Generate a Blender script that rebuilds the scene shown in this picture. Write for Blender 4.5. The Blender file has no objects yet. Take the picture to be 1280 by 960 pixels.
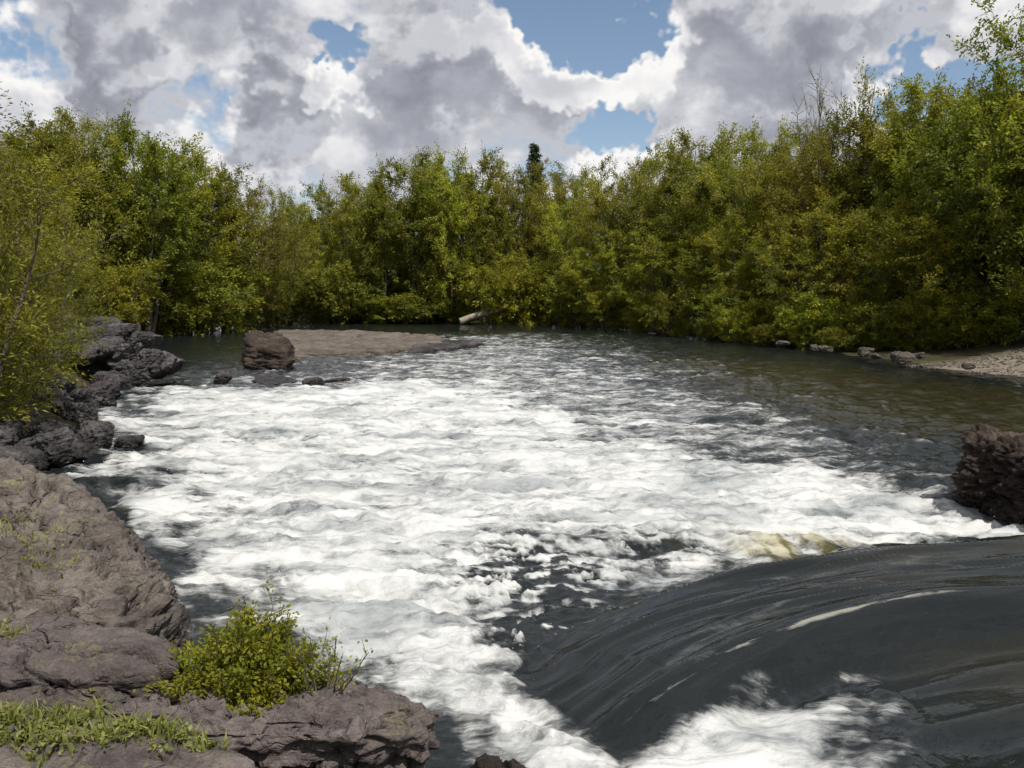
import bpy, math
import numpy as np
from mathutils import Vector, Matrix, Euler

scene = bpy.context.scene
col = scene.collection
R = math.radians

# ------------------------------------------------------------------ camera
CAM_H, FPX, HORIZON = 3.0, 1000.0, 370.0
PITCH = math.atan((480 - HORIZON) / FPX)
cam_data = bpy.data.cameras.new('camera')
cam_data.sensor_width = 36.0
cam_data.lens = FPX / 1280 * 36.0
cam_data.clip_start, cam_data.clip_end = 0.1, 6000
cam = bpy.data.objects.new('camera', cam_data)
cam.location = (0, 0, CAM_H)
cam.rotation_euler = (R(90) - PITCH, 0, 0)
col.objects.link(cam)
scene.camera = cam

# ------------------------------------------------------------------ light
SUN_AZ, SUN_EL = R(150), R(60)            # azimuth clockwise from +Y
sun_dir = Vector((math.sin(SUN_AZ) * math.cos(SUN_EL), math.cos(SUN_AZ) * math.cos(SUN_EL), math.sin(SUN_EL)))
sd = bpy.data.lights.new('sun', 'SUN')
sd.energy, sd.angle, sd.color = 4.9, R(0.53), (1.0, 0.95, 0.87)
sun = bpy.data.objects.new('sun', sd)
sun.rotation_euler = sun_dir.to_track_quat('Z', 'Y').to_euler()
sun.location = (60, 30, 90)
col.objects.link(sun)

scene.view_settings.view_transform = 'Standard'
scene.view_settings.look = 'None'
scene.view_settings.exposure = 0.0
scene.view_settings.gamma = 1.0
scene.view_settings.use_curve_mapping = False
scene.cycles.adaptive_threshold = 0.025
scene.cycles.max_bounces = 4
scene.cycles.diffuse_bounces = 2
scene.cycles.glossy_bounces = 2
scene.cycles.transmission_bounces = 2


class NT:
    """short hand for wiring nodes"""
    def __init__(self, tree):
        self.t, self.n, self.l = tree, tree.nodes, tree.links

    def node(self, kind, **kw):
        nd = self.n.new(kind)
        for k, v in kw.items():
            setattr(nd, k, v)
        return nd

    def put(self, sock, v):
        if isinstance(v, bpy.types.NodeSocket):
            self.l.new(v, sock)
        else:
            if sock.type == 'RGBA' and isinstance(v, (tuple, list)) and len(v) == 3:
                v = (*v, 1)
            sock.default_value = v

    def math(self, op, a, b=0.0, c=None, clamp=False):
        nd = self.node('ShaderNodeMath', operation=op, use_clamp=clamp)
        self.put(nd.inputs[0], a)
        self.put(nd.inputs[1], b)
        if c is not None:
            self.put(nd.inputs[2], c)
        return nd.outputs[0]

    def vec(self, op, a, b=None, s=None):
        nd = self.node('ShaderNodeVectorMath', operation=op)
        self.put(nd.inputs[0], a)
        if b is not None:
            self.put(nd.inputs[1], b)
        if s is not None:
            self.put(nd.inputs['Scale'], s)
        return nd.outputs['Value'] if op in ('DOT_PRODUCT', 'LENGTH', 'DISTANCE') else nd.outputs[0]

    def noise(self, v, scale, detail=4, rough=0.55, dist=0.0, out=0):
        nd = self.node('ShaderNodeTexNoise')
        if v is not None:
            self.put(nd.inputs['Vector'], v)
        nd.inputs['Scale'].default_value = scale
        nd.inputs['Detail'].default_value = detail
        nd.inputs['Roughness'].default_value = rough
        nd.inputs['Distortion'].default_value = dist
        return nd.outputs[out]

    def smooth(self, v, lo, hi, a=0.0, b=1.0):
        nd = self.node('ShaderNodeMapRange', interpolation_type='SMOOTHSTEP')
        self.put(nd.inputs['Value'], v)
        self.put(nd.inputs['From Min'], lo)
        self.put(nd.inputs['From Max'], hi)
        self.put(nd.inputs['To Min'], a)
        self.put(nd.inputs['To Max'], b)
        return nd.outputs[0]

    def mix(self, f, a, b, blend='MIX'):
        nd = self.node('ShaderNodeMix', data_type='RGBA', blend_type=blend)
        self.put(nd.inputs[0], f)
        self.put(nd.inputs[6], a)
        self.put(nd.inputs[7], b)
        return nd.outputs[2]

    def ramp(self, v, stops):
        nd = self.node('ShaderNodeValToRGB')
        self.put(nd.inputs[0], v)
        el = nd.color_ramp.elements
        while len(el) < len(stops):
            el.new(0.5)
        for e, (p, c) in zip(el, stops):
            e.position, e.color = p, (*c, 1)
        return nd.outputs[0]

    def attr(self, name):
        return self.node('ShaderNodeAttribute', attribute_name=name).outputs['Fac']

    def bump(self, h, strength, dist, normal=None):
        nd = self.node('ShaderNodeBump')
        nd.inputs['Strength'].default_value = strength
        nd.inputs['Distance'].default_value = dist
        self.put(nd.inputs['Height'], h)
        if normal is not None:
            self.put(nd.inputs['Normal'], normal)
        return nd.outputs[0]


def px_dir(x, y):
    cx, cy = (x - 640) / FPX, -(y - 480) / FPX
    cp, sp = math.cos(PITCH), math.sin(PITCH)
    return np.array([cx, cp + cy * sp, -sp + cy * cp])


def ground_pt(x, y, z=0.0):
    d = px_dir(x, y)
    t = (z - CAM_H) / d[2]
    return np.array([d[0] * t, d[1] * t, z])


def depth_pt(x, y, Y):
    d = px_dir(x, y)
    t = Y / d[1]
    return np.array([d[0] * t, Y, CAM_H + d[2] * t])


# ------------------------------------------------------------------ sky with cumulus
world = bpy.data.worlds.new('World')
scene.world = world
world.use_nodes = True
world.cycles.sampling_method = 'MANUAL'
world.cycles.sample_map_resolution = 256

grp = bpy.data.node_groups.new('cloud_density', 'ShaderNodeTree')
grp.interface.new_socket('Vector', in_out='INPUT', socket_type='NodeSocketVector')
grp.interface.new_socket('Density', in_out='OUTPUT', socket_type='NodeSocketFloat')
g = NT(grp)
gi, go = g.node('NodeGroupInput'), g.node('NodeGroupOutput')
warp = g.noise(gi.outputs[0], 5.0, 5, 0.66, out=1)
wv = g.vec('ADD', gi.outputs[0], g.vec('SCALE', g.vec('SUBTRACT', warp, (0.5, 0.5, 0.5)), s=0.34))
sep = g.node('ShaderNodeSeparateXYZ')
g.put(sep.inputs[0], wv)
az = g.math('ARCTAN2', sep.outputs[0], sep.outputs[1])
el = g.math('ARCSINE', sep.outputs[2])
st = g.vec('MULTIPLY', gi.outputs[0], (1, 1, 1.5))
fb = g.noise(st, 5.5, 8, 0.58, 0.25)
vor = g.node('ShaderNodeTexVoronoi', feature='F1')
g.put(vor.inputs['Vector'], g.vec('ADD', st, g.vec('SCALE', warp, s=0.12)))
vor.inputs['Scale'].default_value = 9.0
vor.inputs['Detail'].default_value = 1.6
vor.inputs['Roughness'].default_value = 0.55
dens = g.math('MULTIPLY_ADD', fb, 4.2, -2.10)
dens = g.math('ADD', dens, g.math('MULTIPLY_ADD', vor.outputs['Distance'], -0.9, 0.62))
dens = g.math('ADD', dens, 0.72)
# (px x, px y, half width px, half height px, amount): openings are negative, heavy cloud bodies positive
PATCHES = [(730, 12, 100, 46, -1.6), (428, 56, 46, 28, -1.1), (285, 150, 85, 42, -1.15), (0, 30, 24, 70, -0.9),
           (795, 158, 46, 30, -1.3), (1185, 85, 70, 32, -1.2),
           (230, 70, 150, 75, 0.50), (660, 140, 150, 75, 0.30), (920, 110, 120, 75, 0.35), (1150, 12, 190, 45, 0.6),
           (80, 140, 130, 50, 0.4), (430, 190, 95, 60, 0.10), (530, 25, 70, 40, 0.4), (1000, 150, 130, 50, 0.4), (600, 60, 60, 30, 0.3),
           (860, 40, 60, 60, 0.3), (365, 105, 50, 45, 0.8), (480, 90, 50, 40, 0.3), (75, 50, 70, 80, 1.0)]
for (x, y, rx, ry, amt) in PATCHES:
    d = px_dir(x, y)
    d = d / np.linalg.norm(d)
    ca, ce = math.atan2(d[0], d[1]), math.asin(d[2])
    da = g.math('MULTIPLY', g.math('SUBTRACT', az, ca), FPX / rx)
    de = g.math('MULTIPLY', g.math('SUBTRACT', el, ce), FPX / ry)
    rr = g.math('ADD', g.math('MULTIPLY', da, da), g.math('MULTIPLY', de, de))
    dens = g.math('ADD', dens, g.smooth(rr, 0.0, 2.2, amt, 0.0))
g.put(go.inputs[0], dens)

w = NT(world.node_tree)
w.n.clear()
tc = w.node('ShaderNodeTexCoord').outputs['Generated']
sky = w.node('ShaderNodeTexSky', sky_type='NISHITA', sun_disc=False)
sky.sun_elevation, sky.sun_rotation = SUN_EL, SUN_AZ
sky.altitude, sky.air_density, sky.dust_density, sky.ozone_density = 200, 1.0, 0.6, 2.0


def density(v):
    nd = w.node('ShaderNodeGroup')
    nd.node_tree = grp
    w.put(nd.inputs[0], v)
    return nd.outputs[0]


d0 = density(tc)
d1 = density(w.vec('ADD', tc, (0.006, 0.0, 0.042)))
alpha = w.smooth(d0, -0.25, 0.38)
top = w.smooth(w.math('SUBTRACT', d0, d1), -0.45, 0.65)                  # thinner towards the light: sunlit edge
thick = w.smooth(d0, 0.15, 1.6, 1.0, 0.0)
lum = w.math('ADD', w.math('MULTIPLY', top, 0.55), w.math('MULTIPLY', thick, 0.52), clamp=True)
cloud = w.ramp(lum, [(0.0, (0.27, 0.28, 0.325)), (0.35, (0.42, 0.435, 0.49)), (0.68, (0.74, 0.745, 0.78)), (1.0, (1.02, 1.0, 0.98))])
cloud = w.vec('SCALE', cloud, s=11.2)
# keep clouds above the horizon line only
skycol = w.mix(alpha, w.vec('MULTIPLY', sky.outputs[0], (1.55, 1.45, 1.35)), cloud)
bg = w.node('ShaderNodeBackground')
bg.inputs['Strength'].default_value = 0.085
w.put(bg.inputs['Color'], skycol)
out = w.node('ShaderNodeOutputWorld')
w.l.new(bg.outputs[0], out.inputs[0])

# ------------------------------------------------------------------ numpy noise
_pr = np.random.default_rng(7)
_perm = np.concatenate([_pr.permutation(256)] * 3)
_grad = _pr.normal(size=(256, 3))
_grad /= np.linalg.norm(_grad, axis=1)[:, None]


def perlin(P):
    P = np.asarray(P, float)
    I = np.floor(P).astype(int)
    f = P - I
    I &= 255
    u = f * f * f * (f * (f * 6 - 15) + 10)
    res = np.zeros(len(P))
    for dx in (0, 1):
        wx = u[:, 0] if dx else 1 - u[:, 0]
        for dy in (0, 1):
            wy = u[:, 1] if dy else 1 - u[:, 1]
            for dz in (0, 1):
                wz = u[:, 2] if dz else 1 - u[:, 2]
                h = _perm[_perm[_perm[(I[:, 0] + dx) & 255] + ((I[:, 1] + dy) & 255)] + ((I[:, 2] + dz) & 255)]
                gr = _grad[h]
                res += wx * wy * wz * (gr[:, 0] * (f[:, 0] - dx) + gr[:, 1] * (f[:, 1] - dy) + gr[:, 2] * (f[:, 2] - dz))
    return res * 1.5


def fbm(P, octs=4, gain=0.5, lac=2.03):
    a, s, r = 1.0, np.array(P, float), 0.0
    for i in range(octs):
        r = r + a * perlin(s + 17.3 * i)
        a *= gain
        s = s * lac
    return r


def ridged(P, octs=4, gain=0.5, lac=2.07):
    a, s, r, t = 1.0, np.array(P, float), 0.0, 0.0
    for i in range(octs):
        r = r + a * (1 - np.abs(perlin(s + 11.7 * i)) * 1.6)
        t += a
        a *= gain
        s = s * lac
    return r / t


def P3(x, y, z=0.0):
    return np.stack([x, y, np.zeros_like(x) + z], 1)


def sstep(v, lo, hi):
    t = np.clip((v - lo) / (hi - lo), 0, 1)
    return t * t * (3 - 2 * t)


def poly_sdf(px, py, poly):
    """signed distance, negative inside"""
    poly = np.asarray(poly, float)
    d = np.full(px.shape, 1e18)
    inside = np.zeros(px.shape, bool)
    n = len(poly)
    for i in range(n):
        a, b = poly[i], poly[(i + 1) % n]
        e = b - a
        wx, wy = px - a[0], py - a[1]
        t = np.clip((wx * e[0] + wy * e[1]) / (e @ e), 0, 1)
        d = np.minimum(d, (wx - e[0] * t) ** 2 + (wy - e[1] * t) ** 2)
        c = (a[1] > py) != (b[1] > py)
        with np.errstate(divide='ignore', invalid='ignore'):
            xc = a[0] + (py - a[1]) * e[0] / (e[1] if e[1] else 1e-12)
        inside ^= c & (px < xc)
    return np.where(inside, -1, 1) * np.sqrt(d)


def line_dist(px, py, line, vals):
    """nearest distance to a polyline, side sign, arc length and interpolated value"""
    line = np.asarray(line, float)
    best = np.full(px.shape, 1e18)
    sgn, arc, val = np.ones(px.shape), np.zeros(px.shape), np.zeros(px.shape)
    s0 = 0.0
    for i in range(len(line) - 1):
        a, b = line[i], line[i + 1]
        e = b - a
        L = np.hypot(*e)
        wx, wy = px - a[0], py - a[1]
        t = np.clip((wx * e[0] + wy * e[1]) / (L * L), 0, 1)
        dd = (wx - e[0] * t) ** 2 + (wy - e[1] * t) ** 2
        m = dd < best
        best = np.where(m, dd, best)
        sgn = np.where(m, np.sign(e[0] * wy - e[1] * wx), sgn)
        arc = np.where(m, s0 + t * L, arc)
        val = np.where(m, vals[i] + (vals[i + 1] - vals[i]) * t, val)
        s0 += L
    return np.sqrt(best), sgn, arc, val


# ------------------------------------------------------------------ object helpers
def mesh_np(name, V, F, mat, smooth=True, attrs=None, face_attrs=None):
    """V (n,3), F (m,k) with k = 3 or 4"""
    V, F = np.asarray(V, np.float32), np.asarray(F, np.int32)
    m = bpy.data.meshes.new(name)
    k = F.shape[1]
    m.vertices.add(len(V))
    m.vertices.foreach_set('co', V.ravel())
    m.loops.add(F.size)
    m.loops.foreach_set('vertex_index', F.ravel())
    m.polygons.add(len(F))
    m.polygons.foreach_set('loop_start', np.arange(0, F.size, k, dtype=np.int32))
    m.polygons.foreach_set('loop_total', np.full(len(F), k, np.int32))
    m.polygons.foreach_set('use_smooth', np.full(len(F), smooth, bool))
    m.update(calc_edges=True)
    for dom, dct in (('POINT', attrs), ('FACE', face_attrs)):
        for a, v in (dct or {}).items():
            m.attributes.new(a, 'FLOAT', dom).data.foreach_set('value', np.asarray(v, np.float32))
    m.materials.append(mat)
    return m


def link(name, mesh, parent=None, loc=None, label=None, cat=None, group=None, kind=None):
    o = bpy.data.objects.new(name, mesh)
    col.objects.link(o)
    if parent is not None:
        o.parent = parent
    if loc is not None:
        o.location = loc
    return tag(o, label, cat, group, kind)


def tag(o, label=None, cat=None, group=None, kind=None):
    for k, v in (('label', label), ('category', cat), ('group', group), ('kind', kind)):
        if v:
            o[k] = v
    return o


# ------------------------------------------------------------------ materials
def new_mat(name):
    m = bpy.data.materials.new(name)
    m.use_nodes = True
    t = NT(m.node_tree)
    t.n.clear()
    o = t.node('ShaderNodeOutputMaterial')
    return m, t, o


def rock_mat(name, dark, mid, light, lichen=None, lichen_amt=0.0, wet=True, scale=1.0):
    m, t, o = new_mat(name)
    tcn = t.node('ShaderNodeTexCoord')
    gp = t.node('ShaderNodeNewGeometry').outputs['Position']
    n1 = t.noise(gp, 1.3 * scale, 8, 0.62, 0.4)
    n2 = t.noise(gp, 9 * scale, 6, 0.65)
    v = t.math('ADD', t.math('MULTIPLY', n1, 0.65), t.math('MULTIPLY', n2, 0.35))
    c = t.ramp(v, [(0.34, dark), (0.50, mid), (0.66, light)])
    speck = t.noise(gp, 55 * scale, 3, 0.6)
    c = t.mix(t.smooth(speck, 0.42, 0.62, 0.0, 0.35), c, t.vec('SCALE', c, s=1.7))
    if lichen:
        ln = t.noise(gp, 2.2 * scale, 7, 0.68, 0.6)
        up = t.node('ShaderNodeSeparateXYZ')
        t.put(up.inputs[0], t.node('ShaderNodeNewGeometry').outputs['Normal'])
        lf = t.math('MULTIPLY', t.smooth(t.math('ADD', ln, t.math('MULTIPLY', t.math('SUBTRACT', speck, 0.5), 0.5)), 0.62 - lichen_amt, 0.74 - lichen_amt, 0.0, 0.75), t.smooth(up.outputs[2], 0.2, 0.8))
        c = t.mix(lf, c, lichen)
    b = t.node('ShaderNodeBsdfPrincipled')
    b.inputs['Specular IOR Level'].default_value = 0.25
    rough = 0.85
    if wet:
        sp = t.node('ShaderNodeSeparateXYZ')
        t.put(sp.inputs[0], gp)
        wz = t.math('ADD', sp.outputs[2], t.math('MULTIPLY', t.math('SUBTRACT', n1, 0.5), 0.5))
        wf = t.smooth(wz, 0.14, 0.42, 1.0, 0.0)
        c = t.mix(wf, c, t.vec('SCALE', c, s=0.42))
        rough = t.math('MULTIPLY_ADD', wf, -0.6, 0.85)
    t.put(b.inputs['Base Color'], c)
    t.put(b.inputs['Roughness'], rough)
    h = t.math('ADD', t.math('MULTIPLY', n2, 0.6), t.math('MULTIPLY', speck, 0.25))
    n4 = t.noise(t.vec('MULTIPLY', gp, (1, 1, 2.2)), 3.6 * scale, 7, 0.7, 0.8)
    h = t.math('ADD', h, t.math('MULTIPLY', n4, 1.2))
    for sc, dp in ((0.9, 0.55), (2.6, 0.18)):
        cn = t.noise(t.vec('MULTIPLY', gp, (1, 0.8, 1.6)), sc * scale, 3, 0.5, 0.0)
        h = t.math('SUBTRACT', h, t.smooth(t.math('ABSOLUTE', t.math('SUBTRACT', cn, 0.5)), 0.0, 0.018, dp, 0.0))
    t.put(b.inputs['Normal'], t.bump(h, 0.9, 0.06))
    t.l.new(b.outputs[0], o.inputs[0])
    return m


M = {}
M['ledge'] = rock_mat('ledge_rock', (0.050, 0.040, 0.038), (0.108, 0.090, 0.085), (0.180, 0.154, 0.142),
                      (0.15, 0.145, 0.055), 0.03)
M['boulder'] = rock_mat('grey_boulder', (0.050, 0.041, 0.037), (0.115, 0.098, 0.088), (0.205, 0.178, 0.155),
                        (0.20, 0.19, 0.09), 0.06)
M['basalt'] = rock_mat('dark_basalt', (0.020, 0.018, 0.019), (0.055, 0.050, 0.051), (0.150, 0.138, 0.134), wet=True)
M['redrock'] = rock_mat('red_brown_rock', (0.016, 0.012, 0.010), (0.040, 0.029, 0.023), (0.110, 0.085, 0.062))
M['paleshelf'] = rock_mat('pale_shelf', (0.046, 0.038, 0.031), (0.095, 0.080, 0.066), (0.165, 0.141, 0.117), wet=False, scale=0.5)


def leaf_mat(name, a, b, c, trans=0.42):
    m, t, o = new_mat(name)
    f = t.attr('tint')
    oi = t.node('ShaderNodeObjectInfo').outputs['Random']
    cc = t.ramp(f, [(0.0, a), (0.5, b), (1.0, c)])
    hs = t.node('ShaderNodeHueSaturation')
    t.put(hs.inputs['Hue'], t.math('MULTIPLY_ADD', oi, 0.035, 0.4825))
    t.put(hs.inputs['Value'], t.math('MULTIPLY_ADD', oi, 0.4, 0.8))
    t.put(hs.inputs['Color'], cc)
    d = t.node('ShaderNodeBsdfPrincipled')
    t.put(d.inputs['Base Color'], hs.outputs[0])
    d.inputs['Roughness'].default_value = 0.55
    d.inputs['Specular IOR Level'].default_value = 0.25
    tr = t.node('ShaderNodeBsdfTranslucent')
    t.put(tr.inputs['Color'], t.mix(1.0, hs.outputs[0], (1.12, 1.18, 0.5), 'MULTIPLY'))
    mx = t.node('ShaderNodeMixShader')
    mx.inputs[0].default_value = trans
    t.l.new(d.outputs[0], mx.inputs[1])
    t.l.new(tr.outputs[0], mx.inputs[2])
    t.l.new(mx.outputs[0], o.inputs[0])
    return m


M['leaf_willow'] = leaf_mat('willow_leaf', (0.110, 0.130, 0.013), (0.275, 0.278, 0.028), (0.42, 0.395, 0.054))
M['leaf_green'] = leaf_mat('green_leaf', (0.066, 0.084, 0.012), (0.180, 0.190, 0.024), (0.32, 0.305, 0.043))
M['leaf_olive'] = leaf_mat('olive_leaf', (0.105, 0.118, 0.018), (0.235, 0.232, 0.032), (0.36, 0.335, 0.058))
M['leaf_near'] = leaf_mat('near_willow_leaf', (0.090, 0.098, 0.012), (0.185, 0.185, 0.022), (0.30, 0.28, 0.042))
M['leaf_dark'] = leaf_mat('dark_leaf', (0.014, 0.028, 0.010), (0.026, 0.045, 0.014), (0.045, 0.070, 0.020), 0.2)
M['leaf_bush'] = leaf_mat('bush_leaf', (0.090, 0.125, 0.010), (0.210, 0.235, 0.016), (0.360, 0.350, 0.036))
M['leaf_grass'] = leaf_mat('grass_blade', (0.10, 0.115, 0.025), (0.18, 0.19, 0.045), (0.30, 0.29, 0.10))


def bark_mat(name, a, b):
    m, t, o = new_mat(name)
    gp = t.node('ShaderNodeTexCoord').outputs['Object']
    n = t.noise(t.vec('MULTIPLY', gp, (6, 6, 1.2)), 2.5, 5, 0.65)
    bs = t.node('ShaderNodeBsdfPrincipled')
    t.put(bs.inputs['Base Color'], t.ramp(n, [(0.35, a), (0.65, b)]))
    bs.inputs['Roughness'].default_value = 0.9
    t.put(bs.inputs['Normal'], t.bump(n, 0.6, 0.04))
    t.l.new(bs.outputs[0], o.inputs[0])
    return m


M['bark'] = bark_mat('brown_bark', (0.045, 0.035, 0.026), (0.12, 0.10, 0.08))
M['bark_pale'] = bark_mat('pale_bark', (0.30, 0.28, 0.24), (0.52, 0.49, 0.43))
M['driftwood'] = bark_mat('driftwood', (0.16, 0.135, 0.105), (0.34, 0.30, 0.24))

# ------------------------------------------------------------------ ground
RIVER = [tuple(ground_pt(x, y)[:2]) for x, y in
         [(330, 850), (150, 800), (60, 730), (0, 665), (-90, 630), (-150, 600), (-120, 580),
          (-40, 560), (60, 560), (120, 545), (110, 515), (60, 505), (90, 490), (200, 474), (215, 455), (170, 440),
          (190, 420), (230, 407), (330, 404), (520, 404), (680, 405), (760, 412), (860, 421), (1000, 438), (1120, 459),
          (1280, 478), (1500, 505), (1900, 580)]]
RIVER += [(24, 10), (26, -12), (3.0, -12), (1.6, -3), (1.1, 1.2), (0.5, 2.5), (-0.5, 2.9), (-1.4, 3.3), (-1.7, 4.4)]
BEACH = [tuple(ground_pt(x, y)[:2]) for x, y in
         [(1090, 455), (1140, 468), (1280, 486), (1500, 520), (1700, 540), (1600, 470), (1280, 452), (1150, 456)]]


def ground_z(x, y):
    x, y = np.atleast_1d(np.asarray(x, float)), np.atleast_1d(np.asarray(y, float))
    d = poly_sdf(x, y, RIVER)
    dist = np.hypot(x, y)
    right = sstep(x - 0.25 * y, -2, 6)                      # gentle shore on that side, steep rocky one opposite
    far = sstep(y, 40, 70)
    gentle = np.maximum(right, far)
    steep_z = 1.0 * (1 - np.exp(-np.maximum(d, 0) / 1.3)) + 0.02 * np.maximum(d, 0)
    gentle_z = 0.06 * np.minimum(np.maximum(d, 0), 8) + 0.5 * sstep(d, 4, 12) + 0.01 * np.maximum(d, 0)
    land = steep_z * (1 - gentle) + gentle_z * gentle
    bed = -0.15 - 0.9 * (1 - np.exp(np.minimum(d, 0) / 1.6))
    z = np.where(d > 0, land - 0.10, bed)
    z += 0.10 * fbm(P3(x * 0.35, y * 0.35), 3) * sstep(np.abs(d), 0.2, 2) + 0.03 * fbm(P3(x * 2, y * 2, 4), 2)
    z = np.where((dist < 12) & (x < 3), np.minimum(z, 0.62), z)
    z += 0.9 * sstep(y, 13, 22) * (1 - gentle) * sstep(d, 0.5, 4)
    return np.minimum(z, 3.0 + 0 * z)


def polar_grid(a0, a1, na, r0, r1, nr):
    az = np.linspace(R(a0), R(a1), na)
    rr = np.exp(np.linspace(math.log(r0), math.log(r1), nr))
    A, RR = np.meshgrid(az, rr)
    x, y = (np.sin(A) * RR).ravel(), (np.cos(A) * RR).ravel()
    i = np.arange(nr - 1)[:, None] * na + np.arange(na - 1)[None, :]
    F = np.stack([i, i + 1, i + na + 1, i + na], -1).reshape(-1, 4)[:, ::-1]
    return x, y, F


gx, gy, gF = polar_grid(-180, 180, 420, 0.6, 2500, 230)
gz = ground_z(gx, gy)
beach_a = sstep(-poly_sdf(gx, gy, BEACH), -0.6, 1.2)
m, t, o = new_mat('earth')
gp = t.node('ShaderNodeNewGeometry').outputs['Position']
n1, n2, n3 = t.noise(gp, 0.35, 6, 0.6), t.noise(gp, 3.0, 6, 0.65), t.noise(gp, 22, 4, 0.6)
c = t.ramp(n2, [(0.35, (0.030, 0.024, 0.016)), (0.65, (0.075, 0.060, 0.040))])
c = t.mix(t.smooth(n1, 0.42, 0.6), c, t.ramp(n2, [(0.35, (0.026, 0.028, 0.011)), (0.65, (0.060, 0.056, 0.024))]))
grav = t.ramp(t.math('ADD', t.math('MULTIPLY', n3, 0.6), t.math('MULTIPLY', n2, 0.4)),
              [(0.36, (0.10, 0.084, 0.064)), (0.5, (0.18, 0.152, 0.12)), (0.64, (0.27, 0.235, 0.19))])
c = t.mix(t.attr('gravel'), c, grav)
b = t.node('ShaderNodeBsdfPrincipled')
b.inputs['Roughness'].default_value = 0.95
b.inputs['Specular IOR Level'].default_value = 0.1
t.put(b.inputs['Base Color'], c)
t.put(b.inputs['Normal'], t.bump(t.math('ADD', n2, n3), 0.6, 0.08))
t.l.new(b.outputs[0], o.inputs[0])
M['earth'] = m
link('ground', mesh_np('ground', np.stack([gx, gy, gz], 1), gF, m, attrs={'gravel': beach_a}), kind='structure')

# ------------------------------------------------------------------ river
wx, wy, wF = polar_grid(-60, 60, 680, 2.2, 130, 900)
wr = np.hypot(wx, wy)
sd_river = poly_sdf(wx, wy, RIVER)


def plan(pts, z=0.0):
    return [tuple(ground_pt(x, y, z)[:2]) for x, y in pts]


def mask(pts, soft, z=0.0, jitter=0.6):
    """1 inside a plan polygon, soft ragged edge that is wider for the far water"""
    d = poly_sdf(wx, wy, plan(pts, z)) / (wr * 0.1)
    d = d + jitter * fbm(P3(wx * 4.0 / wr ** 0.5, wy * 5.5 / wr ** 0.5, 3.1), 4, 0.6)
    return sstep(-d, -soft, soft)


WHITE = [(205, 484), (330, 484), (420, 478), (520, 468), (600, 480), (700, 505), (800, 545), (900, 572), (1040, 592), (1180, 622),
         (1300, 640), (1500, 650), (1500, 690), (1280, 672), (1100, 686), (960, 702), (840, 722), (740, 765), (650, 800), (650, 850),
         (730, 910), (770, 1000), (640, 1010), (560, 905), (430, 840), (300, 760), (225, 690), (170, 650), (155, 585), (150, 522)]
WHITE2 = [(230, 474), (400, 468), (560, 420), (660, 418), (760, 445), (900, 500), (1060, 560), (1180, 600), (780, 560), (640, 530)]
FOAM2 = [(650, 935), (735, 918), (800, 893), (860, 868), (930, 843), (1015, 848), (1085, 890), (1130, 960), (1120, 1050), (650, 1050)]
foam = 0.97 * mask(WHITE, 0.9, 0, 0.8)
foam = np.maximum(foam, 0.34 * mask(WHITE, 3.2, 0, 1.6))
foam = np.maximum(foam, 0.52 * mask(WHITE2, 1.3))
foam2 = mask(FOAM2, 1.0, 0.1, 0.85)
# dark troughs inside the white water
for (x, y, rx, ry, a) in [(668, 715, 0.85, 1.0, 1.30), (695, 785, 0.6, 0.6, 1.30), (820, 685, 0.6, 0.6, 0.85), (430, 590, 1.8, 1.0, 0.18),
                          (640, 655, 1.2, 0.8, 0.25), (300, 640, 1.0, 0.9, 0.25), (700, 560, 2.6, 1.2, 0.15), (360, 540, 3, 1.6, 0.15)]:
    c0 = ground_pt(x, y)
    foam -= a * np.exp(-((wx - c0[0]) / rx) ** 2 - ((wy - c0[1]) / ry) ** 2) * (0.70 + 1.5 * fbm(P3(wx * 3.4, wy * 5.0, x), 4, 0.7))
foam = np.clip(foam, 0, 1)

# smooth tongue of fast water between two crests
C1 = [ground_pt(x, y, z) for x, y, z in [(1900, 650, .42), (1500, 664, .45), (1280, 673, .46), (1120, 682, .42), (960, 705, .34), (860, 724, .26), (760, 762, .16), (680, 800, .06), (655, 830, .02)]]
R2 = [ground_pt(x, y, z) for x, y, z in [(1900, 715, .42), (1500, 722, .44), (1280, 732, .45), (1130, 746, .42), (1010, 773, .38), (900, 813, .33), (820, 862, .24), (765, 908, .11), (735, 935, .02)]]


def soften(pts, n=3):
    p = np.array(pts)
    for _ in range(n):                      # corner cutting
        a, b = p[:-1], p[1:]
        p = np.concatenate([p[:1], np.stack([a * .75 + b * .25, a * .25 + b * .75], 1).reshape(-1, 3), p[-1:]])
    return p


C1, R2 = soften(C1), soften(R2)   # both run from the side of the jagged boulder down the drop
d1, s1, a1, h1 = line_dist(wx, wy, [p[:2] for p in C1], [p[2] for p in C1])
d2, s2, a2, h2 = line_dist(wx, wy, [p[:2] for p in R2], [p[2] for p in R2])
near1, near2 = s1 > 0, s2 > 0         # on the near side of each crest
foam2 = foam2 * np.maximum(np.where(near2, sstep(d2, 0.10, 0.42), 0), sstep(0.06 - h2, -0.02, 0.05))
foam = np.where(near1, np.maximum(foam2 * 0.97, np.minimum(foam, sstep(0.05 - h2, -0.06, 0.04))), foam)
mid_t = d1 / np.maximum(d1 + d2, 1e-6)
sheet = h1 * (1 - mid_t) + h2 * mid_t - 0.10 * np.sin(np.pi * np.clip(mid_t, 0, 1)) * np.minimum(h1, h2) / 0.45
far_side = h1 * np.exp(-(d1 / 0.55) ** 2)
near_side = h2 * (0.22 + 0.78 * np.exp(-(d2 / 0.34) ** 2)) - 0.05 * np.exp(-((d2 - 0.42) / 0.22) ** 2) * sstep(h2, 0.0, 0.3)
tongue = np.where(~near1, far_side, np.where(near2, near_side, sheet))
smooth_w = np.where(near1, 1.0, np.exp(-(d1 / 0.25) ** 2)) * sstep(wr, 1, 2)
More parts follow.
